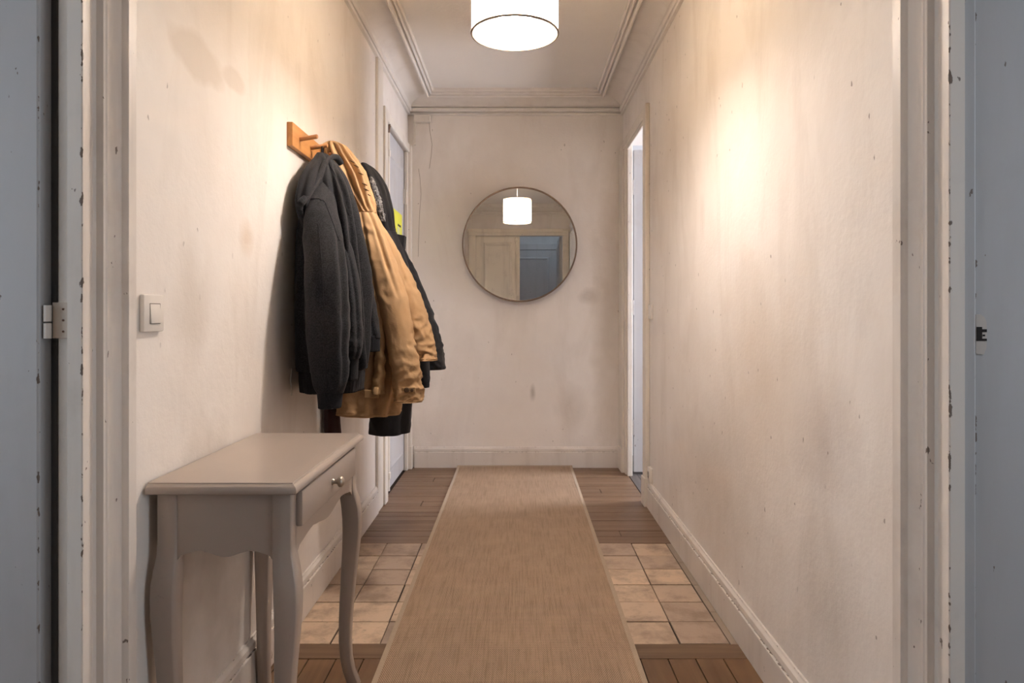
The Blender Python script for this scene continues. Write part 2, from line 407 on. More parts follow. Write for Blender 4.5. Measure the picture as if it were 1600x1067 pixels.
def rect_mould_y(y, x0, x1, z0, z1, wd, d, s):
    bm = moulding(bmesh.new(), 0, x0, x1, z0, z1, wd, d, 1)
    for v in bm.verts: v.co = Vector((v.co.y, y + s * v.co.x, v.co.z))
    return bm
for z0, z1 in ((.14, .80), (.92, 2.04)):
    part('panel', rect_mould_y(4.560, XR + .15, XR + .66, z0, z1, .05, .010, -1), PAINT_W, d3, 30)
for z in (.32, 1.12, 1.92):
    bm = tube(bmesh.new(), [(XR + .031, 4.556, z - .05), (XR + .031, 4.556, z + .05)], .006, 10)
    box(bm, XR + .024, XR + .038, 4.556, 4.566, z - .045, z + .045)
    part('hinge', bm, plain('worn_hinge', (.35, .32, .30), .5, .5), d3, 40)

# double door behind the camera, seen in the mirror
DX0, DXM, DX1 = -.60, .02, .62
bm = bmesh.new()
for (x0, x1) in ((-.70, -.60), (.62, .71)): box(bm, x0, x1, YF, YF + .03, 0, 2.26, bev=.006)
struct('trim_19', bm, PAINT_M, 'side casings of the double door seen in the mirror')
struct('trim_20', box(box(bmesh.new(), -.70, .71, YF, YF + .035, 2.175, 2.225, bev=.008), -.72, .73, YF, YF + .022, 2.225, 2.275, bev=.004), PAINT_M, 'head casing of the double door seen in the mirror')
d4 = struct('door_4', bx(DX0, DXM, YF - .05, YF - .01, .01, 2.175, bev=.003), PAINT_M, 'closed leaf of the double door, seen in the mirror')
for z0, z1 in ((.12, .78), (.90, 2.08)):
    part('panel', rect_mould_y(YF - .01, DX0 + .11, DXM - .11, z0, z1, .05, .016, 1), PAINT_M, d4, 30)
bm = tube(bmesh.new(), [(-.035, YF + .006, .03), (-.035, YF + .006, 2.15)], .011, 10)
for z in (.3, 1.0, 1.32, 2.12): box(bm, -.055, -.015, YF - .01, YF + .016, z - .02, z + .02, bev=.003)
part('lock_bar', bm, PAINT_M, d4, 40)
d5 = struct('door_5', bx(.585, .62, YF - .70, YF - .09, .01, 2.175, bev=.003), PAINT_G, 'open leaf of the double door, seen in the mirror')
for z0, z1 in ((.12, .78), (.90, 2.08)):
    part('panel', moulding(bmesh.new(), .585, YF - .6, YF - .2, z0, z1, .05, .012, -1), PAINT_G, d5, 30)

# side rooms beyond the doorways
def shell(name, x0, x1, y0, y1, skip, mat):
    bm = bmesh.new(); t = .05
    if 'x0' not in skip: box(bm, x0 - t, x0, y0 - t, y1 + t, 0, 2.7)
    if 'x1' not in skip: box(bm, x1, x1 + t, y0 - t, y1 + t, 0, 2.7)
    if 'y0' not in skip: box(bm, x0, x1, y0 - t, y0, 0, 2.7)
    if 'y1' not in skip: box(bm, x0, x1, y1, y1 + t, 0, 2.7)
    box(bm, x0 - t, x1 + t, y0 - t, y1 + t, 2.65, 2.7)
    return struct(name, bm, mat)
shell('wall_left_room', -2.7, XL - TL, -.9, 1.275, ('x1',), W_ROOM)
shell('wall_right_room', XR + TR, 2.7, -.9, 1.305, ('x0',), W_ROOM)
shell('wall_far_room', XR + TR, 2.7, 3.2, 5.2, ('x0',), W_ROOM)
bm = bmesh.new(); box(bm, -1.0, 1.1, -1.75, -1.7, 0, 2.7); box(bm, -1.05, -1.0, -1.75, YF - .1, 0, 2.7); box(bm, 1.1, 1.15, -1.75, YF - .1, 0, 2.7); box(bm, -1.05, 1.15, -1.75, YF - .1, 2.65, 2.7)
struct('wall_back_room', bm, W_ROOM)
d6 = struct('door_6', bx(-.15, .62, -1.70, -1.665, .01, 2.12, bev=.003), PAINT_G, 'grey panelled door in the room seen in the mirror')
for z0, z1 in ((.12, .78), (.90, 2.0)):
    part('panel', rect_mould_y(-1.665, -.03, .50, z0, z1, .05, .014, 1), PAINT_G, d6, 30)
bm = bmesh.new(); box(bm, -.25, -.15, -1.70, -1.655, 0, 2.22, bev=.005); box(bm, .62, .72, -1.70, -1.655, 0, 2.22, bev=.005); box(bm, -.15, .62, -1.70, -1.655, 2.12, 2.22, bev=.005)
struct('trim_21', bm, PAINT_G)

# ------------------------------------------------------------------ floor
t = NT('dark_joint_bed'); FBED = t.fin(t.mix(t.noise(20), (.030, .020, .014), (.055, .038, .028)), .9)
floor = struct('floor', bx(-2.75, 2.75, -1.8, 5.3, -.06, -.007), FBED, 'hallway floor of wood boards around a patch of old square tiles')
FW_T = wood('grey_brown_boards', (.225, .132, .076), (.135, .076, .042), 0, .5, .40, .4, (.26, .165, .10))
FW_L = wood('warm_brown_boards', (.20, .105, .045), (.10, .05, .021), 1, .5, .38, .4, (.27, .16, .08))
FW_G = wood('grey_threshold_boards', (.15, .125, .11), (.095, .08, .07), 1, .6, .5, .3)
FW_S = wood('sill_board', (.20, .12, .065), (.12, .07, .037), 0, .8, .45, .2)
def plank(x0, x1, y0, y1, mat, name='floor_plank', top=0.0):
    g = .0015
    bm = bx(x0 + g, x1 - g, y0 + g, y1 - g, -.007, top + random.uniform(-.0008, .0006), bev=.0012)
    return part(name, bm, mat, floor)
ys = [3.212, 3.31, 3.395, 3.48, 3.56, 3.64, 3.71, 3.83, 3.94, 4.03, 4.11, 4.20, 4.28, 4.385, 4.49, 4.60, 4.70, 4.80]
for i, (a, b) in enumerate(zip(ys, ys[1:])):
    if i % 3 == 1:
        j = random.choice([-.55, .50, .58, -.3, .2]); plank(XL - .004, j, a, b, FW_T); plank(j, XR, a, b, FW_T)
    else: plank(XL - .004, XR, a, b, FW_T)
plank(XL, XR - .0, 2.138, 2.233, FW_S)
x = -.743 - .0865
while x < XR:
    a, b = max(x, XL), min(x + .0865, XR)
    if b - a > .01:
        k = random.choice([.9, 1.2, .7]); plank(a, b, -.15, k, FW_L); plank(a, b, k, 2.138, FW_L)
    x += .0865
for k in range(2): plank(XR + .002 + k * .06, XR + .062 + k * .06, 3.94, 4.60, FW_G)
# boards of the side rooms, past the doorways
for k in range(7): plank(XR + TR + .003 + k * .13, XR + TR + .133 + k * .13, 3.3, 5.1, FW_G)
for k in range(5): plank(XL - .02 - (k + 1) * .13, XL - .02 - k * .13, -.8, 1.19, FW_L)
for k in range(5): plank(XR + .02 + k * .13, XR + .15 + k * .13, -.8, 1.14, FW_L)
for k in range(8): plank(-.4 + k * .13, -.27 + k * .13, -1.65, YF - .0, FW_L)

# old terracotta tiles
t = NT('pale_terracotta')
rnd = t.n('ObjectInfo').outputs['Random']
off = t.n('VectorMath', operation='SCALE', ins={0: (23.1, 17.7, 5.3), 'Scale': rnd}).outputs[0]
vec = t.n('VectorMath', operation='ADD', ins={0: t.pos(), 1: off}).outputs[0]
g1 = t.n('TexNoise', ins={'Vector': vec, 'Scale': 9.0, 'Detail': 6.0, 'Roughness': .65}).outputs['Fac']
g2 = t.n('TexNoise', ins={'Vector': vec, 'Scale': 38.0, 'Detail': 5.0, 'Roughness': .7}).outputs['Fac']
c = t.mix(rnd, (.66, .485, .335), (.40, .295, .22))
c = t.mix(t.ramp(g1, .46, .68, 0, .75), c, (.25, .18, .13))
c = t.mix(t.ramp(g2, .60, .72, 0, .5), c, (.16, .115, .085))
t.bump(t.math('ADD', g2, g1), .3, .002)
TILE = t.fin(c, t.ramp(g1, .3, .7, .35, .6), 0, .4)
# worn mortar strip along the right baseboard
P0, PT = -.453, .1637
cols = [(-.771, -.617), (-.617, -.453), (-.453, -.289), (.366, .5295), (.5295, .693)]
for (a, b) in cols:
    for r in range(6):
        y0 = 2.233 + r * .1632; y1 = y0 + .1632; g = .0020; jx = random.uniform(-.0012, .0012)
        bm = bx(a + g + jx, b - g + jx, y0 + g * 1.4, y1 - g * 1.2 + random.uniform(-.001, .001), -.007, 0 + random.uniform(-.0015, .0008), bev=.0018)
        part('floor_tile', bm, TILE, floor)
for r in range(4):
    y0 = 2.233 + r * .2448
    part('edge_tile', bx(.6955, .720, y0 + .001, y0 + .2435, -.007, -.0015 + random.uniform(-.001, 0.001), bev=.0015), plain('mortar', (.33, .26, .20), .85, bump=(60, .4)) if r == 0 else bpy.data.materials['mortar'], floor)

# ------------------------------------------------------------------ paint cracks and cable box on the end wall
bm = tube(bmesh.new(), [(-.628, YB, 2.43), (-.622, YB, 2.36), (-.607, YB, 2.27), (-.612, YB, 2.20), (-.626, YB, 2.10)], .0016, 5)
tube(bm, [(-.702, YB, 2.10), (-.693, YB, 2.04), (-.684, YB, 1.92), (-.694, YB, 1.80), (-.702, YB, 1.60), (-.705, YB, 1.48)], .0014, 5)
ck = part('paint_crack', bm, plain('crack', (.34, .27, .21), .9), wall_back); ck['label'] = 'thin crack in the paint'
bm = bx(XL + .045, XL + .16, YB - .045, YB, 2.418, 2.468, bev=.003)
tag(obj('cable_trunking', box(bm, XL + .042, XL + .056, YB - .02, YB, 2.262, 2.42), PAINT), 'cream cable trunking box in the top left corner of the end wall', 'trunking')

# ------------------------------------------------------------------ ceiling lamp
lamp = empty('pendant_lamp', (0, 2.33, ZC), 'white drum pendant lamp, lit, hanging from the ceiling', 'lamp')
LX, LY = -.012, 2.33
t = NT('lamp_shade_fabric')
tr = t.n('BsdfTranslucent', ins={'Color': (1.0, .82, .56)}); df = t.n('BsdfDiffuse', ins={'Color': (.88, .84, .78)})
mx = t.n('MixShader', ins={0: .90, 1: df.outputs[0], 2: tr.outputs[0]})
t.t.links.new(mx.outputs[0], t.out.inputs[0])
SHADE = t.m
Z0, Z1, RS = 2.035, 2.275, .147
bm = bmesh.new(); seg = 64
rr = []
for r_, z_ in ((RS, Z0), (RS, Z1)):
    rr.append([bm.verts.new((LX + r_ * math.cos(2 * math.pi * i / seg), LY + r_ * math.sin(2 * math.pi * i / seg), z_)) for i in range(seg)])
for i in range(seg): bm.faces.new((rr[0][i], rr[0][(i + 1) % seg], rr[1][(i + 1) % seg], rr[1][i]))
part('lamp_shade', bm, SHADE, lamp, True)
def ring(r, z, rad): return tube(bmesh.new(), [(LX + r * math.cos(2 * math.pi * i / 64), LY + r * math.sin(2 * math.pi * i / 64), z) for i in range(65)], rad, 8)
RIMM = plain('rim_trim', (.20, .15, .10), .5)
for z in (Z0, Z1): part('shade_rim', ring(RS, z, .0040), RIMM, lamp, True)
t = NT('glowing_bulb'); t.set(t.b.inputs['Base Color'], (1, 1, 1)); t.set(t.b.inputs['Emission Color'], BULB_COLOR); t.set(t.b.inputs['Emission Strength'], BULB_STRENGTH)
bprofile = [(.002, -.06)] + [(.06 * math.cos(a), .06 * math.sin(a)) for a in [R(x) for x in range(-75, 61, 15)]] + [(.016, .055)]
part('bulb', lathe(bmesh.new(), bprofile, (LX, LY, 2.11), 'z', 24), t.m, lamp, True)
WHITE = plain('white_plastic', (.72, .69, .64), .35)
part('socket', lathe(bmesh.new(), [(.017, 0), (.019, .01), (.019, .05), (.012, .065), (.004, .07)], (LX, LY, 2.155), 'z', 20), WHITE, lamp, 40)
part('cord', tube(bmesh.new(), [(LX, LY, 2.22), (LX, LY, 2.58)], .003, 8), WHITE, lamp, True)
part('ceiling_rose', lathe(bmesh.new(), [(.012, -.035), (.04, -.03), (.05, -.012), (.05, 0)], (LX, LY, ZC), 'z', 32), WHITE, lamp, 40)
bm = bmesh.new()
for k in range(3):
    a = R(90 + 120 * k); tube(bm, [(LX + .017 * math.cos(a), LY + .017 * math.sin(a), 2.20), (LX + RS * math.cos(a), LY + RS * math.sin(a), Z1)], .0015, 6)
part('shade_carrier', bm, WHITE, lamp, True)

# ------------------------------------------------------------------ round mirror
mir = empty('wall_mirror', (.009, YB, 1.561), 'round wall mirror with a thin bronze frame on the end wall', 'mirror')
MC = (.009, YB - .066, 1.561); MR = .400
bm = bmesh.new(); prf = [(MR - .011, .010), (MR - .011, 0), (MR - .009, -.002), (MR - .002, -.002), (MR, 0), (MR, .064), (MR - .014, .064), (MR - .014, .010)]
seg = 128; rings = []
for i in range(seg):
    a = 2 * math.pi * i / seg
    rings.append([bm.verts.new((MC[0] + r * math.cos(a), MC[1] + d, MC[2] + r * math.sin(a))) for r, d in prf])
for i in range(seg):
    A, B = rings[i], rings[(i + 1) % seg]
    for k in range(len(prf)): bm.faces.new((A[k], A[(k + 1) % len(prf)], B[(k + 1) % len(prf)], B[k]))
part('mirror_frame', bm, plain('bronze_frame', (.20, .135, .09), .42, .3), mir, 40)
bm = bmesh.new(); cv = [bm.verts.new((MC[0] + (MR - .011) * math.cos(2 * math.pi * i / seg), MC[1] + .005, MC[2] + (MR - .011) * math.sin(2 * math.pi * i / seg))) for i in range(seg)]
bm.faces.new(cv); bmesh.ops.recalc_face_normals(bm, faces=bm.faces)
t = NT('mirror_glass'); t.fin((.96, .96, .95), .0, 1.0)
ge = bmesh.ops.extrude_face_region(bm, geom=bm.faces[:])
for v in [e for e in ge['geom'] if isinstance(e, bmesh.types.BMVert)]: v.co.y += .006
part('mirror_glass', bm, t.m, mir)

# ------------------------------------------------------------------ runner rug
rug = empty('runner_rug', (-.026, 3.0, 0), 'long woven sisal runner rug in beige brown lying along the floor', 'rug')
RX0, RX1, RY0, RY1 = -.427, .376, 1.15, 4.778
t = NT('sisal_weave')
CW, CL = .0066, .0058
sx = t.n('SeparateXYZ', ins={0: t.pos()})
xx = t.math('MULTIPLY', sx.outputs[0], 1 / CW); yy = t.math('MULTIPLY', sx.outputs[1], 1 / CL)
par = t.math('MULTIPLY', t.math('MODULO', t.math('FLOOR', yy), 2.0), .5)
fx = t.math('ABSOLUTE', t.math('SINE', t.math('MULTIPLY', t.math('ADD', xx, par), math.pi)))
fy = t.math('ABSOLUTE', t.math('SINE', t.math('MULTIPLY', yy, math.pi)))
h = t.math('MULTIPLY', fx, fy)
fleck = t.noise(1, 3, .6, sc=(240, 60, 1))
streak = t.noise(1.0, 4, .6, sc=(150, 5, 1)); mott = t.noise(7, 5, .7)
c = t.mix(t.ramp(h, .08, .55), (.14, .09, .057), (.60, .425, .295))
c = t.mix(t.ramp(streak, .46, .66, 0, .65), c, (.26, .18, .11))
c = t.mix(t.ramp(mott, .45, .75, 0, .25), c, (.60, .43, .28))
c = t.mix(t.ramp(fleck, .60, .72, 0, .55), c, (.17, .115, .065))
t.bump(h, .6, .003)
SISAL = t.fin(c, .85, 0, .2)
bm = bmesh.new(); NX, NY = 8, 60; gr = []
def rug_z(x, y):
    z = .008
    if y > 4.70: z += .010 * ((y - 4.70) / .08) ** 2
    return z
bw = .016
def rug_grid(x0, x1, y0, y1, nx, ny, dz):
    bm = bmesh.new(); top = []; 
    for j in range(ny + 1):
        y = y0 + (y1 - y0) * j / ny
        top.append([bm.verts.new((x0 + (x1 - x0) * i / nx, y, rug_z(0, y) + dz)) for i in range(nx + 1)])
    fs = [bm.faces.new((top[j][i], top[j][i + 1], top[j + 1][i + 1], top[j + 1][i])) for j in range(ny) for i in range(nx)]
    ge = bmesh.ops.extrude_face_region(bm, geom=fs)
    for v in [e for e in ge['geom'] if isinstance(e, bmesh.types.BMVert)]: v.co.z = max(.0012, v.co.z - .0075)
    return bm
part('woven_field', rug_grid(RX0 + bw, RX1 - bw, RY0 + bw, RY1 - bw, 4, 60, 0), SISAL, rug)
TAPE = fabric('edge_tape', (.47, .36, .25), (.37, .275, .185), 400, .8, bstr=.3)
bm = rug_grid(RX0, RX0 + bw, RY0, RY1, 2, 60, .0012); part('edge_binding', bm, TAPE, rug, 40)
bm = rug_grid(RX1 - bw, RX1, RY0, RY1, 2, 60, .0012); part('edge_binding', bm, TAPE, rug, 40)
bm = rug_grid(RX0 + bw, RX1 - bw, RY1 - bw, RY1, 4, 3, .0012); part('edge_binding', bm, TAPE, rug, 40)
bm = rug_grid(RX0 + bw, RX1 - bw, RY0, RY0 + bw, 4, 3, .0012); part('edge_binding', bm, TAPE, rug, 40)

# ------------------------------------------------------------------ console table
tb = empty('console_table', (-.61, 1.708, 0), 'taupe painted console table with curved legs and one drawer against the left wall', 'table')
t = NT('taupe_lacquer')
n_ = t.noise(3, 4, .6); c = t.mix(t.ramp(n_, .4, .7, 0, .3), (.40, .335, .285), (.355, .295, .25))
c = t.mix(t.ramp(t.noise(45, 4, .7), .66, .74, 0, .25), c, (.22, .18, .15))
t.bump(t.noise(1, 3, .5, sc=(70, 12, 70)), .06, .002)
TAUPE = t.fin(c, .30, 0, .75)
TX0, TX1, TY0, TY1, TZ = -.768, -.4565, 1.403, 2.013, .730
def rect_loft(levels):
    """levels: (inset, z) rings of a rectangle, back edge kept at the wall"""
    bm = bmesh.new(); rs = []
    for i, z in levels:
        rs.append([bm.verts.new(p) for p in ((TX0, TY0 + i, z), (TX1 - i, TY0 + i, z), (TX1 - i, TY1 - i, z), (TX0, TY1 - i, z))])
    for a, b in zip(rs, rs[1:]):
        for k in range(4): bm.faces.new((a[k], a[(k + 1) % 4], b[(k + 1) % 4], b[k]))
    bm.faces.new(rs[0]); bm.faces.new(rs[-1])
    return bm
lv = [(.012, TZ - .024), (.004, TZ - .0235), (.001, TZ - .021)]
lv += [(.0 + .008 * (1 - math.cos(a)), TZ - .016 + .011 * math.sin(a)) for a in [R(x) for x in (0, 20, 40, 60, 80)]]
lv += [(.0085, TZ - .0035), (.0105, TZ - .0030), (.0115, TZ - .0005), (.013, TZ)]
part('table_top', rect_loft(lv), TAUPE, tb, 25)
LEG = [(.705, .040, 0), (.60, .040, 0), (.575, .041, .001), (.55, .045, .005), (.52, .048, .0095), (.49, .0485, .0115), (.45, .047, .0115), (.40, .0435, .009), (.34, .040, .0045), (.27, .037, 0), (.20, .034, -.0035), (.14, .032, -.0045), (.09, .031, -.002), (.05, .031, .004), (.02, .032, .012), (0, .033, .016)]
def leg(cx, cy, dx, dy):
    bm = bmesh.new(); rs = []
    for z, w_, d in LEG:
        h = w_ / 2; ox, oy = cx + dx * d, cy + dy * d; c_ = .003
        rs.append([bm.verts.new((ox + a, oy + b, z)) for a, b in ((-h + c_, -h), (h - c_, -h), (h, -h + c_), (h, h - c_), (h - c_, h), (-h + c_, h), (-h, h - c_), (-h, -h + c_))])
    for a, b in zip(rs, rs[1:]):
        for k in range(8): bm.faces.new((a[k], a[(k + 1) % 8], b[(k + 1) % 8], b[k]))
    bm.faces.new(rs[0]); bm.faces.new(rs[-1])
    return part('leg', bm, TAUPE, tb, 50)
PX0, PX1, PY0, PY1 = -.755, -.474, 1.424, 1.992
leg(PX0 + .02, PY0 + .02, -.3, -1); leg(PX1 - .02, PY0 + .02, 1, -1); leg(PX0 + .02, PY1 - .02, -.3, 1); leg(PX1 - .02, PY1 - .02, 1, 1)
def scallop(u):
    """apron lower edge drop for u in 0..1: centre tongue between two hollows"""
    s = abs(u - .5) * 2
    if s > .92: return -.012 * (s - .92) / .08
    return .010 * (math.sin((s / .92) * math.pi) ** 2) - .004 * math.cos(s * math.pi / 2) * (1 if s < .5 else 0) if s < .5 else .010 * math.sin((s / .92) * math.pi) ** 1.2
def apron(along, a0, a1, c0, c1, zb, dip=1.0):
    pts = [(a0, .705)] + [(a0 + (a1 - a0) * i / 24, zb + dip * scallop(i / 24)) for i in range(25)] + [(a1, .705)]
    if along == 'x': bm = prism(bmesh.new(), pts, lambda a, z: (a, c0, z), lambda a, z: (a, c1, z))
    else: bm = prism(bmesh.new(), pts, lambda a, z: (c0, a, z), lambda a, z: (c1, a, z))
    return part('apron', bm, TAUPE, tb)
apron('x', PX0 + .04, PX1 - .04, PY0 + .006, PY0 + .022, .574); apron('x', PX0 + .04, PX1 - .04, PY1 - .022, PY1 - .006, .574)
apron('y', PY0 + .04, PY1 - .04, PX1 - .018, PX1 - .002, .577, 1.3); apron('y', PY0 + .04, PY1 - .04, PX0 + .004, PX0 + .018, .577)
dr = part('drawer', bx(PX1 - .002, PX1 + .014, 1.456, 1.930, .625, .703, bev=.005), TAUPE, tb, 40)
kn = lathe(bmesh.new(), [(.009, 0), (.0075, .002), (.0055, .006), (.006, .012), (.0115, .015), (.0135, .019), (.0125, .024), (.007, .028), (.001, .029)], (PX1 + .014, 1.690, .664), 'x', 24)
k_ = part('knob', kn, plain('brushed_nickel', (.50, .44, .37), .32, .9), dr, True); k_['label'] = 'round metal drawer knob'

# ------------------------------------------------------------------ coat rack
rack = empty('coat_rack', (XL, 2.7, 1.68), 'wooden wall coat rack with round pegs above the hanging coats', 'coat rack')
t = NT('pine'); 
g = t.noise(1, 6, .6, sc=(30, 2.2, 30), dist=.7)
c = t.mix(t.ramp(g, .3, .7), (.60, .30, .105), (.44, .19, .06))
v = t.n('TexVoronoi', ins={'Vector': t.scaled((1, .6, 1)), 'Scale': 9.0}).outputs['Distance']
c = t.mix(t.ramp(v, .04, .10, .8, 0), c, (.20, .08, .03))
t.bump(g, .1, .001)
PINE = t.fin(c, .4, 0, .4)
part('rack_board', bx(XL, XL + .020, 2.283, 3.05, 1.642, 1.722, bev=.002), PINE, rack)
PEGW = wood('peg_wood', (.50, .25, .11), (.40, .18, .07), 0, 1.5, .4, .1)
PEGY = [2.358, 2.482, 2.606, 2.730, 2.854, 2.978]
for y in PEGY:
    a = Vector((XL + .020, y, 1.682)); b = a + Vector((.062, 0, .010))
    part('peg', tube(bmesh.new(), [a, a.lerp(b, .5), b - Vector((.002, 0, 0)), b], [.0075, .0075, .0075, .0058], 14), PEGW, rack, 40)

# ------------------------------------------------------------------ garments
def cr(p0, p1, p2, p3, t):
    return .5 * ((2 * p1) + (-p0 + p2) * t + (2 * p0 - 5 * p1 + 4 * p2 - p3) * t * t + (-p0 + 3 * p1 - 3 * p2 + p3) * t ** 3)
def at(px, py, Y): return ((px - 810) / 1067 * Y, Y, 1.08 + (490 - py) / 1067 * Y)
def K(py, pl, pr, Y, ry):
    xl, _, z = at(pl, py, Y); xr = at(pr, py, Y)[0]
    return (z, (xl + xr) / 2, (xr - xl) / 2, Y, ry)
RINGS = []
def loft(keys, rows=44, seg=72, folds=(), nz=.004, nscale=14, power=2.0, xmin=XL + .006, seed=0, env=None, ripple=0.0, creases=(), ridge=0.0, rscale=16):
    """keys (z, x, rx, y, ry) from the top down; folds = (k, amp, phase, twist);
    creases = (angle at top, angle at bottom, t start, t end, half width, depth) in degrees"""
    global RINGS
    bm = bmesh.new(); rs = []; n = len(keys) - 1
    for r in range(rows + 1):
        u = r / rows * n; i = min(int(u), n - 1); f = u - i
        k0, k1, k2, k3 = keys[max(i - 1, 0)], keys[i], keys[i + 1], keys[min(i + 2, n)]
        z, cx, rx, cy, ry = [cr(k0[j], k1[j], k2[j], k3[j], f) for j in range(5)]
        tt = r / rows; e = env(tt) if env else min(1, .25 + tt * 1.2)
        ring = []
        for s in range(seg):
            a = 2 * math.pi * s / seg; ca, sa = math.cos(a), math.sin(a)
            pw = 2 / power
            ux, uy = math.copysign(abs(ca) ** pw, ca), math.copysign(abs(sa) ** pw, sa)
            d = sum(amp * math.sin(k * a + ph + tw * tt + .5 * math.sin(3 * tt * math.pi + ph)) for (k, amp, ph, tw) in folds) * e
            for (a0, a1, t0, t1, wd, dep) in creases:
                if t0 - .1 < tt < t1 + .1:
                    g = R(a0 + (a1 - a0) * (tt - t0) / (t1 - t0)) + .06 * math.sin(9 * tt + a0)
                    da = (a - g + math.pi) % (2 * math.pi) - math.pi
                    win = min(1, max(0, (tt - t0 + .1) / .15)) * min(1, max(0, (t1 + .1 - tt) / .15))
                    x_ = da / R(wd)
                    d -= dep * win * (math.exp(-x_ * x_) - .45 * math.exp(-((x_ - 1.9) / 1.1) ** 2) - .45 * math.exp(-((x_ + 1.9) / 1.1) ** 2))
            rr_ = min(rx, ry) * d
            x, y = rx * ux, ry * uy
            ln = math.hypot(x, y) or 1
            p = Vector((cx + x + rr_ * x / ln, cy + y + rr_ * y / ln, z))
            nn = Vector((ca, sa, 0))
            q = p * nscale + Vector((seed * 3.1, seed * 1.7, 0)); q.z *= .55
            p += nn * (noise.fractal(q, 1.0, 2.0, 3) * nz)
            if ridge:
                q = Vector((p.x, p.y, p.z * 1.0)) * rscale + Vector((seed * 2.3, 1.1, seed)); q = Vector((q.x + .5 * q.z, q.y, q.z * 1.3 - .35 * q.x))
                rv = 1 - 2.2 * abs(noise.noise(q)); rv2 = 1 - 2.2 * abs(noise.noise(q * 2.1 + Vector((5, 1, 7))))
                p += nn * ridge * e * (max(rv, -.4) + .45 * max(rv2, -.4)) * max(0, .45 + noise.noise(p * 7 + Vector((seed, 2, 1))))
            if ripple:
                p += nn * ripple * math.sin(p.z * 105 + 5 * noise.noise(p * 12) + 2 * math.sin(a)) * max(0, noise.noise(p * 9 + Vector((seed, 0, 4))) + .15)
            if p.x < xmin: p.x = xmin
            ring.append(bm.verts.new(p))
        rs.append(ring)
    RINGS = [[v.co.copy() for v in ring] for ring in rs]
    for a_, b_ in zip(rs, rs[1:]):
        for s in range(seg): bm.faces.new((a_[s], a_[(s + 1) % seg], b_[(s + 1) % seg], b_[s]))
    bm.faces.new(rs[0])
    # hem turned inside, then closed a little way up
    last = rs[-1]; cen = sum((v.co for v in last), Vector()) / seg
    inn = [bm.verts.new(cen + (v.co - cen) * .93 + Vector((0, 0, .002))) for v in last]
    up = [bm.verts.new(cen + (v.co - cen) * .88 + Vector((0, 0, .03))) for v in last]
    for A, B in ((last, inn), (inn, up)):
        for s in range(seg): bm.faces.new((A[s], A[(s + 1) % seg], B[(s + 1) % seg], B[s]))
    bm.faces.new(up[::-1])
    return bm
def seam_path(t0, t1, a0, a1, lift=.0008, rings=None):
    """points down the last lofted surface, from angle a0 to a1 (degrees)"""
    rings = rings or RINGS; n = len(rings) - 1; out = []
    for r in range(int(t0 * n), int(t1 * n) + 1):
        f = (r / n - t0) / max(1e-6, t1 - t0); ring = rings[r]; m = len(ring)
        u = ((a0 + (a1 - a0) * f) / 360 * m) % m; i = int(u); p = ring[i].lerp(ring[(i + 1) % m], u - i)
        c_ = sum(ring, Vector()) / m; nn = (p - c_); nn.z = 0; out.append(p + nn.normalized() * lift)
    return out
def ring_path(t, a0, a1, lift=.0008, rings=None, sag=0.0):
    rings = rings or RINGS; n = len(rings) - 1; out = []
    for k in range(25):
        f = k / 24; r = min(n, max(0, int(round((t + sag * math.sin(f * math.pi)) * n)))); ring = rings[r]; m = len(ring)
        u = ((a0 + (a1 - a0) * f) / 360 * m) % m; i = int(u); p = ring[i].lerp(ring[(i + 1) % m], u - i)
        c_ = sum(ring, Vector()) / m; nn = (p - c_); nn.z = 0; out.append(p + nn.normalized() * lift)
    return out

CHAR = fabric('charcoal_fleece', (.0075, .0078, .0098), (.029, .029, .033), 260, .95, fold=.5, bstr=.3, sheen=.04)
CHARD = fabric('charcoal_rib', (.008, .008, .010), (.016, .016, .020), 300, .95, bstr=.3, sheen=.03)
TAN = fabric('tan_canvas', (.475, .30, .158), (.42, .262, .132), 500, .8, fold=1.0, bstr=.45, sheen=.0)
TAND = fabric('tan_canvas_trim', (.41, .255, .125), (.35, .215, .10), 500, .8, fold=.6, bstr=.35, sheen=.0)
BLK = fabric('black_shell', (.0085, .0085, .011), (.013, .013, .016), 500, .62, fold=.8, bstr=.4, sheen=.02)
FUR = fabric('grey_fur', (.30, .30, .31), (.04, .04, .045), 160, .95, bstr=.8)
MAROON = fabric('maroon_knit', (.045, .012, .012), (.028, .008, .009), 260, .95, bstr=.4)
METAL = plain('zip_metal', (.45, .40, .34), .35, .9)

# charcoal hoodie
ho = empty('hooded_sweatshirt', (-.71, 2.482, 1.69), 'charcoal grey zip hoodie hanging by its loop, nearest on the coat rack', 'hoodie')
def seam(pts, r, mat, root): return part('seam', tube(bmesh.new(), pts, r, 6), mat, root, True)
body = [(1.655, -.708, .018, 2.470, .030), (1.615, -.698, .045, 2.455, .050), (1.55, -.684, .070, 2.44, .085), (1.46, -.670, .090, 2.425, .115), (1.33, -.660, .104, 2.410, .138), (1.18, -.654, .112, 2.400, .148), (1.02, -.650, .115, 2.395, .150), (.92, -.648, .114, 2.395, .150), (.885, -.650, .110, 2.395, .146)]
part('hoodie_body', loft(body, 110, 160, [(5, .03, .4, 1.2), (9, .03, 1.1, -1.5)], .005, 9, 2.4, seed=1, ridge=.004, rscale=9,
     creases=[(-62, -50, .1, 1, 7, .16), (-40, -26, .2, 1, 7, .20), (-12, -4, .15, 1, 8, .20), (14, 16, .3, 1, 8, .15), (-120, -118, .3, 1, 9, .12)]), CHAR, ho, True)
seam(seam_path(.12, .42, -58, -30), .0014, CHARD, ho)
part('waistband', loft([(.905, -.650, .106, 2.395, .142), (.86, -.650, .104, 2.395, .139), (.812, -.650, .101, 2.395, .136)], 10, 160, [(9, .03, 1.0, 0), (52, .010, 0, 0)], .003, 9, 2.4, seed=1), CHARD, ho, True)
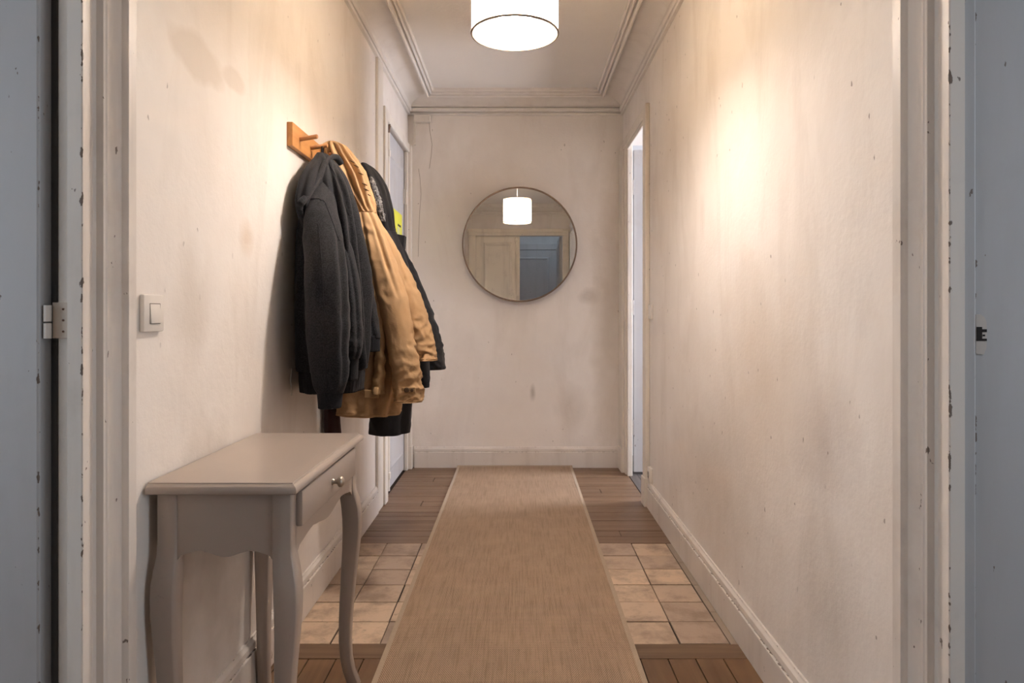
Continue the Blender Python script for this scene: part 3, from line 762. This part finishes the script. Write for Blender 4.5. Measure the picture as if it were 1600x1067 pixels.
near_sleeve = [K(262, 500, 512, 2.42, .018), K(285, 492, 518, 2.38, .035), K(310, 484, 522, 2.33, .048), K(335, 479, 526, 2.285, .056), K(370, 477, 534, 2.245, .060), K(415, 478, 541, 2.21, .064), K(470, 479, 544, 2.19, .066), K(535, 483, 543, 2.18, .064), K(580, 488, 542, 2.18, .060), K(602, 491, 539, 2.18, .054), K(613, 495, 536, 2.18, .044)]
sl = part('sleeve', loft(near_sleeve, 110, 120, [(3, .03, 1.4, 1.0)], .005, 11, 2.3, seed=2, ripple=.0012, ridge=.0035, rscale=12,
     creases=[(-25, -32, .4, .85, 10, .10)]), CHAR, ho, True)
seam(seam_path(.36, .97, -88, -84, .0003), .0013, CHARD, sl)
seam(ring_path(.235, -150, -60, .0002, sag=-.02) + seam_path(.245, .42, -58, -20, .0002), .0016, CHARD, sl)
part('cuff', loft([K(608, 495.5, 536, 2.18, .045), K(622, 497, 534, 2.18, .043), K(637, 498, 532, 2.18, .042)], 8, 96, [(30, .018, 0, 0)], .001, 9), CHARD, sl, True)
far_sleeve = [K(290, 519, 534, 2.53, .02), K(335, 533, 553, 2.52, .035), K(390, 545, 571, 2.51, .042), K(450, 555, 581, 2.50, .044), K(505, 561, 590, 2.50, .044), K(528, 564, 593, 2.50, .040)]
sf = part('sleeve', loft(far_sleeve, 70, 80, [(3, .05, .4, 1.0)], .004, 11, seed=3, ridge=.004, rscale=12, creases=[(-75, -60, .2, 1, 12, .16)]), CHAR, ho, True)
part('cuff', loft([K(524, 563.5, 593.5, 2.50, .040), K(549, 564, 593, 2.50, .037)], 8, 64, [(22, .018, 0, 0)], .001, 9), CHARD, sf, True)
front = [K(355, 520, 536, 2.34, .02), K(400, 533, 553, 2.315, .035), K(460, 539, 563, 2.29, .042), K(520, 542, 565, 2.28, .045), K(548, 543, 565, 2.28, .045), K(560, 543, 560, 2.28, .038)]
fp = part('front_panel', loft(front, 70, 80, [(3, .06, .9, 1.5)], .004, 12, seed=4, ridge=.005, rscale=13, creases=[(-60, -40, .2, 1, 12, .2)]), CHAR, ho, True)
part('panel_rib', loft([K(556, 542, 560, 2.285, .037), K(594, 541, 558, 2.285, .034)], 8, 64, [(18, .018, 0, 0)], .001, 9), CHARD, fp, True)
hood = [(1.658, -.712, .016, 2.470, .026), (1.625, -.712, .028, 2.450, .045), (1.57, -.715, .036, 2.395, .075), (1.51, -.714, .042, 2.36, .092), (1.455, -.716, .040, 2.335, .088), (1.41, -.715, .033, 2.325, .068), (1.37, -.712, .020, 2.33, .040)]
hd = part('hood', loft(hood, 60, 96, [(3, .06, .2, .6)], .004, 12, seed=5, creases=[(-95, -80, .1, .9, 12, .2), (-40, -40, .2, .9, 12, .2)]), CHARD, ho, True)
rim = [(-.655, 2.52, 1.632), (-.664, 2.50, 1.650), (-.672, 2.455, 1.642), (-.680, 2.41, 1.612), (-.684, 2.365, 1.565), (-.690, 2.31, 1.515), (-.704, 2.262, 1.465), (-.718, 2.240, 1.435), (-.716, 2.255, 1.40), (-.700, 2.28, 1.365), (-.690, 2.30, 1.335)]
rim = [Vector(p) for p in rim]; fine = []
for i in range(len(rim) - 1):
    for s in range(6):
        fine.append(Vector([cr(rim[max(i - 1, 0)][j], rim[i][j], rim[i + 1][j], rim[min(i + 2, len(rim) - 1)][j], s / 6) for j in range(3)]))
part('hood_rim', tube(bmesh.new(), fine, [.011 + .002 * math.sin(i * .35) for i in range(len(fine))], 14), CHAR, hd, True)
part('hanging_loop', tube(bmesh.new(), [(-.712, 2.476, 1.645), (-.712, 2.474, 1.672), (-.712, 2.477, 1.688), (-.712, 2.484, 1.694), (-.712, 2.491, 1.688), (-.712, 2.49, 1.665), (-.712, 2.486, 1.645)], .0026, 8), CHARD, ho, True)
bm = tube(bmesh.new(), [(-.744, 2.240, .90), (-.747, 2.236, .86), (-.743, 2.236, .835)], .0022, 6); box(bm, -.7455, -.7405, 2.232, 2.236, .812, .836, bev=.001)
part('zipper', bm, METAL, ho)

# tan parka
pa = empty('tan_parka', (-.70, 2.606, 1.69), 'tan canvas parka with hood, hanging between the grey hoodie and the black coat', 'parka')
hood = [K(222, 512, 527, 2.64, .025), K(229, 506, 541, 2.65, .045), K(245, 507, 553, 2.66, .065), K(270, 512, 569, 2.67, .080), K(298, 525, 579, 2.68, .082), K(318, 541, 585, 2.68, .070), K(333, 552, 588, 2.68, .052)]
hdp = hd = part('parka_hood', loft(hood, 110, 160, [(4, .03, 2.3, 1.5), (7, .03, .4, -1.8)], .005, 12, seed=8, env=lambda t: .4 + .8 * t, ridge=.004, rscale=12,
     creases=[(-140, -112, .1, 1, 7, .22), (-112, -92, .05, 1, 7, .30), (-78, -72, .15, 1, 8, .26), (-48, -52, .1, .95, 7, .22), (-22, -30, .2, .9, 8, .16), (5, 0, .2, .9, 9, .15)]), TAN, pa, True)
body = [K(330, 551, 589, 2.69, .04), (1.43, -.610, .072, 2.70, .065), (1.36, -.600, .102, 2.71, .085), (1.22, -.590, .127, 2.715, .10), (1.05, -.580, .137, 2.715, .108), (.88, -.578, .132, 2.715, .110), (.75, -.588, .122, 2.71, .110), (.685, -.593, .116, 2.70, .108)]
HOODR = RINGS
part('parka_body', loft(body, 120, 160, [(5, .03, 1.4, 1.2), (8, .03, .1, -1.5)], .006, 10, 2.3, seed=9, ripple=.002, ridge=.008, rscale=11,
     creases=[(-72, -66, .1, 1, 9, .30), (-30, -34, .2, 1, 10, .14)]), TAN, pa, True)
seam(ring_path(.965, -170, 30, .0004), .0018, TAND, pa)
near_sleeve = [K(333, 553, 585, 2.645, .030), K(362, 560, 600, 2.63, .045), K(405, 570, 616, 2.615, .052), K(465, 588, 636, 2.60, .056), K(525, 603, 647, 2.59, .058), K(575, 612, 654, 2.58, .056), K(612, 617, 656, 2.58, .052), K(627, 619, 655, 2.58, .049)]
sl = part('sleeve', loft(near_sleeve, 140, 140, [(3, .03, .9, 2.0)], .006, 13, 2.2, seed=10, ripple=.003, ridge=.012, rscale=17, env=lambda t: .12 + 1.1 * t ** 1.6,
     creases=[(-100, -125, .0, .3, 9, .14), (-62, -58, .0, .35, 8, .20)]), TAN, pa, True)
seam(ring_path(.955, -175, 10, .0004), .0018, TAND, sl)
p = at(641, 609, 2.528)
part('cuff_tab', bx(p[0] - .030, p[0] + .020, 2.520, 2.530, p[2] - .010, p[2] + .010, bev=.003), TAND, sl)
bm = lathe(bmesh.new(), [(.010, 0), (.010, -.003), (.006, -.005)], (p[0] - .012, 2.5205, p[2]), 'y', 16); lathe(bm, [(.006, 0), (.006, -.003), (.003, -.004)], (p[0] + .008, 2.5205, p[2] - .001), 'y', 12)
part('snap_button', bm, plain('dark_snap', (.13, .075, .04), .4, .5), sl)
far_sleeve = [K(334, 566, 590, 2.78, .030), K(365, 578, 606, 2.79, .048), K(410, 594, 631, 2.80, .058), K(460, 612, 655, 2.80, .062), K(505, 630, 670, 2.80, .062), K(545, 646, 680, 2.80, .060), K(563, 651, 681, 2.80, .056)]
sl = part('sleeve', loft(far_sleeve, 130, 130, [(3, .03, .1, 2.0)], .006, 13, 2.2, seed=11, ripple=.004, ridge=.011, rscale=16, env=lambda t: .12 + 1.0 * t ** 1.5,
     creases=[(-60, -62, .0, .4, 9, .16)]), TAN, pa, True)
seam(ring_path(.95, -175, 10, .0004), .0018, TAND, sl)
pl = [K(338, 551, 561, 2.625, .012), K(370, 556, 572, 2.61, .016), K(410, 566, 585, 2.59, .018), K(460, 577, 593, 2.58, .020), K(520, 584, 600, 2.575, .020), K(575, 585, 601, 2.575, .020), K(616, 583, 597, 2.575, .018)]
part('placket', loft(pl, 110, 64, [(2, .1, .1, 3.0)], .004, 22, seed=12, ripple=.004, ridge=.006, rscale=20), TAND, pa, True)
part('storm_flap', bx(*(lambda a, b: (a[0], b[0], 2.565, 2.575, b[2], a[2]))(at(569, 609, 2.57), at(592, 622, 2.57)), bev=.003), TAND, pa)
pts = [at(552, 331, 2.64), at(560, 336, 2.625), at(568, 339, 2.62), at(577, 336, 2.625), at(586, 331, 2.64)]
part('neck_seam', tube(bmesh.new(), pts, .005, 8), TAND, pa, True)
SHD = plain('eyelet_shadow', (.10, .055, .02), .8)
def locate(rings, px, py):
    best = None
    for ring in rings:
        for v in ring:
            d = abs(810 + 1067 * v.x / v.y - px) + abs(490 - 1067 * (v.z - 1.08) / v.y - py) + 40 * v.y
            if best is None or d < best[0]: best = (d, v)
    return best[1]
for (px, py) in ((551, 252), (557, 259), (564, 271), (570, 288), (572.5, 296), (575, 304)):
    p = locate(HOODR, px, py)
    bm = tube(bmesh.new(), [p + Vector((-.010, -.0015, .004)), p + Vector((0, -.0025, 0)), p + Vector((.010, -.0005, -.005))], [.0012, .0030, .0012], 8)
    part('eyelet', bm, SHD, hd, True)

# black coat
bc = empty('black_coat', (-.66, 2.92, 1.69), 'black hooded winter coat with grey fur lining, farthest on the coat rack', 'coat')
hood = [K(256, 564, 574, 2.92, .03), K(264, 563, 585, 2.93, .055), K(280, 565, 598, 2.94, .075), K(300, 572, 608, 2.95, .082), K(330, 584, 614, 2.96, .075), K(352, 592, 616, 2.97, .065), K(368, 596, 619, 2.97, .055)]
hd = part('coat_hood', loft(hood, 70, 110, [(4, .03, 2.3, 1.5)], .004, 12, seed=14, creases=[(-60, -50, .2, 1, 10, .14), (-25, -20, .1, .9, 9, .14)]), BLK, bc, True)
body = [K(362, 592, 620, 2.96, .05), K(400, 592, 634, 2.96, .085), K(460, 588, 646, 2.96, .105), K(540, 584, 650, 2.96, .11), K(610, 581, 646, 2.95, .11), K(650, 580, 641, 2.94, .108), K(675, 580, 639, 2.94, .106)]
part('coat_body', loft(body, 70, 110, [(5, .03, 1.4, 1.2)], .005, 10, seed=15, ridge=.006, rscale=10, creases=[(-80, -80, .2, 1, 10, .12), (-40, -36, .2, 1, 10, .12)]), BLK, bc, True)
s1 = [K(366, 604, 622, 3.03, .04), K(400, 612, 637, 3.04, .055), K(458, 634, 665, 3.05, .062), K(520, 652, 684, 3.05, .064), K(560, 663, 692, 3.05, .060), K(577, 664, 692, 3.05, .056)]
part('sleeve', loft(s1, 90, 90, [(3, .03, .1, 2.0)], .006, 13, seed=16, ripple=.003, ridge=.010, rscale=15), BLK, bc, True)
s2 = [K(470, 628, 652, 2.93, .04), K(540, 642, 668, 2.93, .048), K(585, 648, 670, 2.93, .048), K(605, 650, 669, 2.93, .044)]
part('sleeve', loft(s2, 50, 64, [(3, .05, .1, 2.0)], .005, 13, seed=17, ridge=.006), BLK, bc, True)
fl = [K(276, 577, 582, 2.86, .006), K(290, 579, 588, 2.855, .012), K(310, 584, 594, 2.86, .014), K(330, 590, 599, 2.87, .014), K(346, 597, 602, 2.88, .006)]
part('fur_lining', loft(fl, 90, 64, [(17, .10, 0, 3), (23, .10, 1, -4)], .007, 120, seed=18), FUR, hd, True)
bm = prism(bmesh.new(), [(613, 364), (632, 368), (630.5, 388), (626, 384)], lambda x, y: at(x, y, 3.0), lambda x, y: (at(x, y, 3.0)[0], 3.05, at(x, y, 3.0)[2]))
part('collar_flap', bm, BLK, bc)

# maroon scarf behind the tan parka
sc_ = loft([(1.60, -.752, .012, 2.70, .05), (1.3, -.750, .014, 2.71, .055), (.95, -.748, .018, 2.72, .06), (.72, -.742, .024, 2.72, .065), (.60, -.738, .028, 2.72, .068)], 40, 48, [(5, .12, .3, 1)], .004, 12, seed=20)
tag(obj('scarf', sc_, MAROON, None, True), 'dark maroon scarf hanging behind the tan parka, only its lower end in view', 'scarf')

# ------------------------------------------------------------------ switches, socket, card
SWC = plain('switch_plastic', (.80, .74, .67), .3)
def frame_plate(root, x, s, y0, y1, z0, z1, d):
    return part('cover_plate', bx(min(x, x + s * d), max(x, x + s * d), y0, y1, z0, z1, bev=.0035), SWC, root, 40)
sw = empty('light_switch', (XL, 1.435, 1.08), 'square cream light switch on the left wall above the table', 'light switch')
frame_plate(sw, XL, 1, 1.394, 1.474, 1.042, 1.120, .011)
bm = bx(XL + .008, XL + .0145, 1.416, 1.455, 1.0595, 1.1005, bev=.0015)
for v in bm.verts:
    if v.co.x > XL + .012 and v.co.z > 1.08: v.co.x -= .0025
part('rocker', bm, SWC, sw, 40)
part('rocker_gap', bx(XL + .0085, XL + .0114, 1.4148, 1.4562, 1.0583, 1.1017), plain('gap', (.20, .16, .13), .8), sw)
s2_ = empty('light_switch', (XR, 3.76, 1.09), 'cream light switch on the right wall beside the far right doorway', 'light switch')
frame_plate(s2_, XR, -1, 3.722, 3.802, 1.05, 1.13, .012)
part('rocker', bx(XR - .016, XR - .009, 3.742, 3.782, 1.066, 1.114, bev=.0015), SWC, s2_, 40)
po = empty('power_socket', (XR, 3.76, .2), 'cream power socket above the right baseboard beside the doorway', 'socket')
frame_plate(po, XR, -1, 3.735, 3.80, .150, .232, .018)
bm = lathe(bmesh.new(), [(.019, 0), (.021, -.003), (.017, -.0035), (.016, -.001)], (XR - .0175, 3.768, .191), 'x', 24); part('socket_well', bm, plain('socket_face', (.45, .40, .35), .5), po, 40)
bm = bmesh.new()
for dz in (-.0095, .0095): lathe(bm, [(.0024, 0), (.0024, -.0010)], (XR - .0195, 3.768, .191 + dz), 'x', 10)
part('socket_hole', bm, bpy.data.materials['dark_hole'], po)

card = empty('yellow_card', (XL, 4.18, 1.7), 'lime yellow card stuck on the far left door beside the black coat', 'card')
YC = plain('lime_card', (.74, .73, .06), .6)
p0, p1 = 4.09, 4.36
bm = bx(XL - .012, XL - .004, 4.22, 4.58, 1.572, 1.738, bev=.001)
part('card_sheet', bm, YC, card)
part('card_print', bx(XL - .0045, XL - .0028, 4.41, 4.52, 1.648, 1.661), plain('card_ink', (.03, .03, .03), .7), card)
part('card_patch', bx(XL - .0045, XL - .0032, 4.39, 4.48, 1.592, 1.641), plain('card_pale', (.60, .62, .30), .6), card)
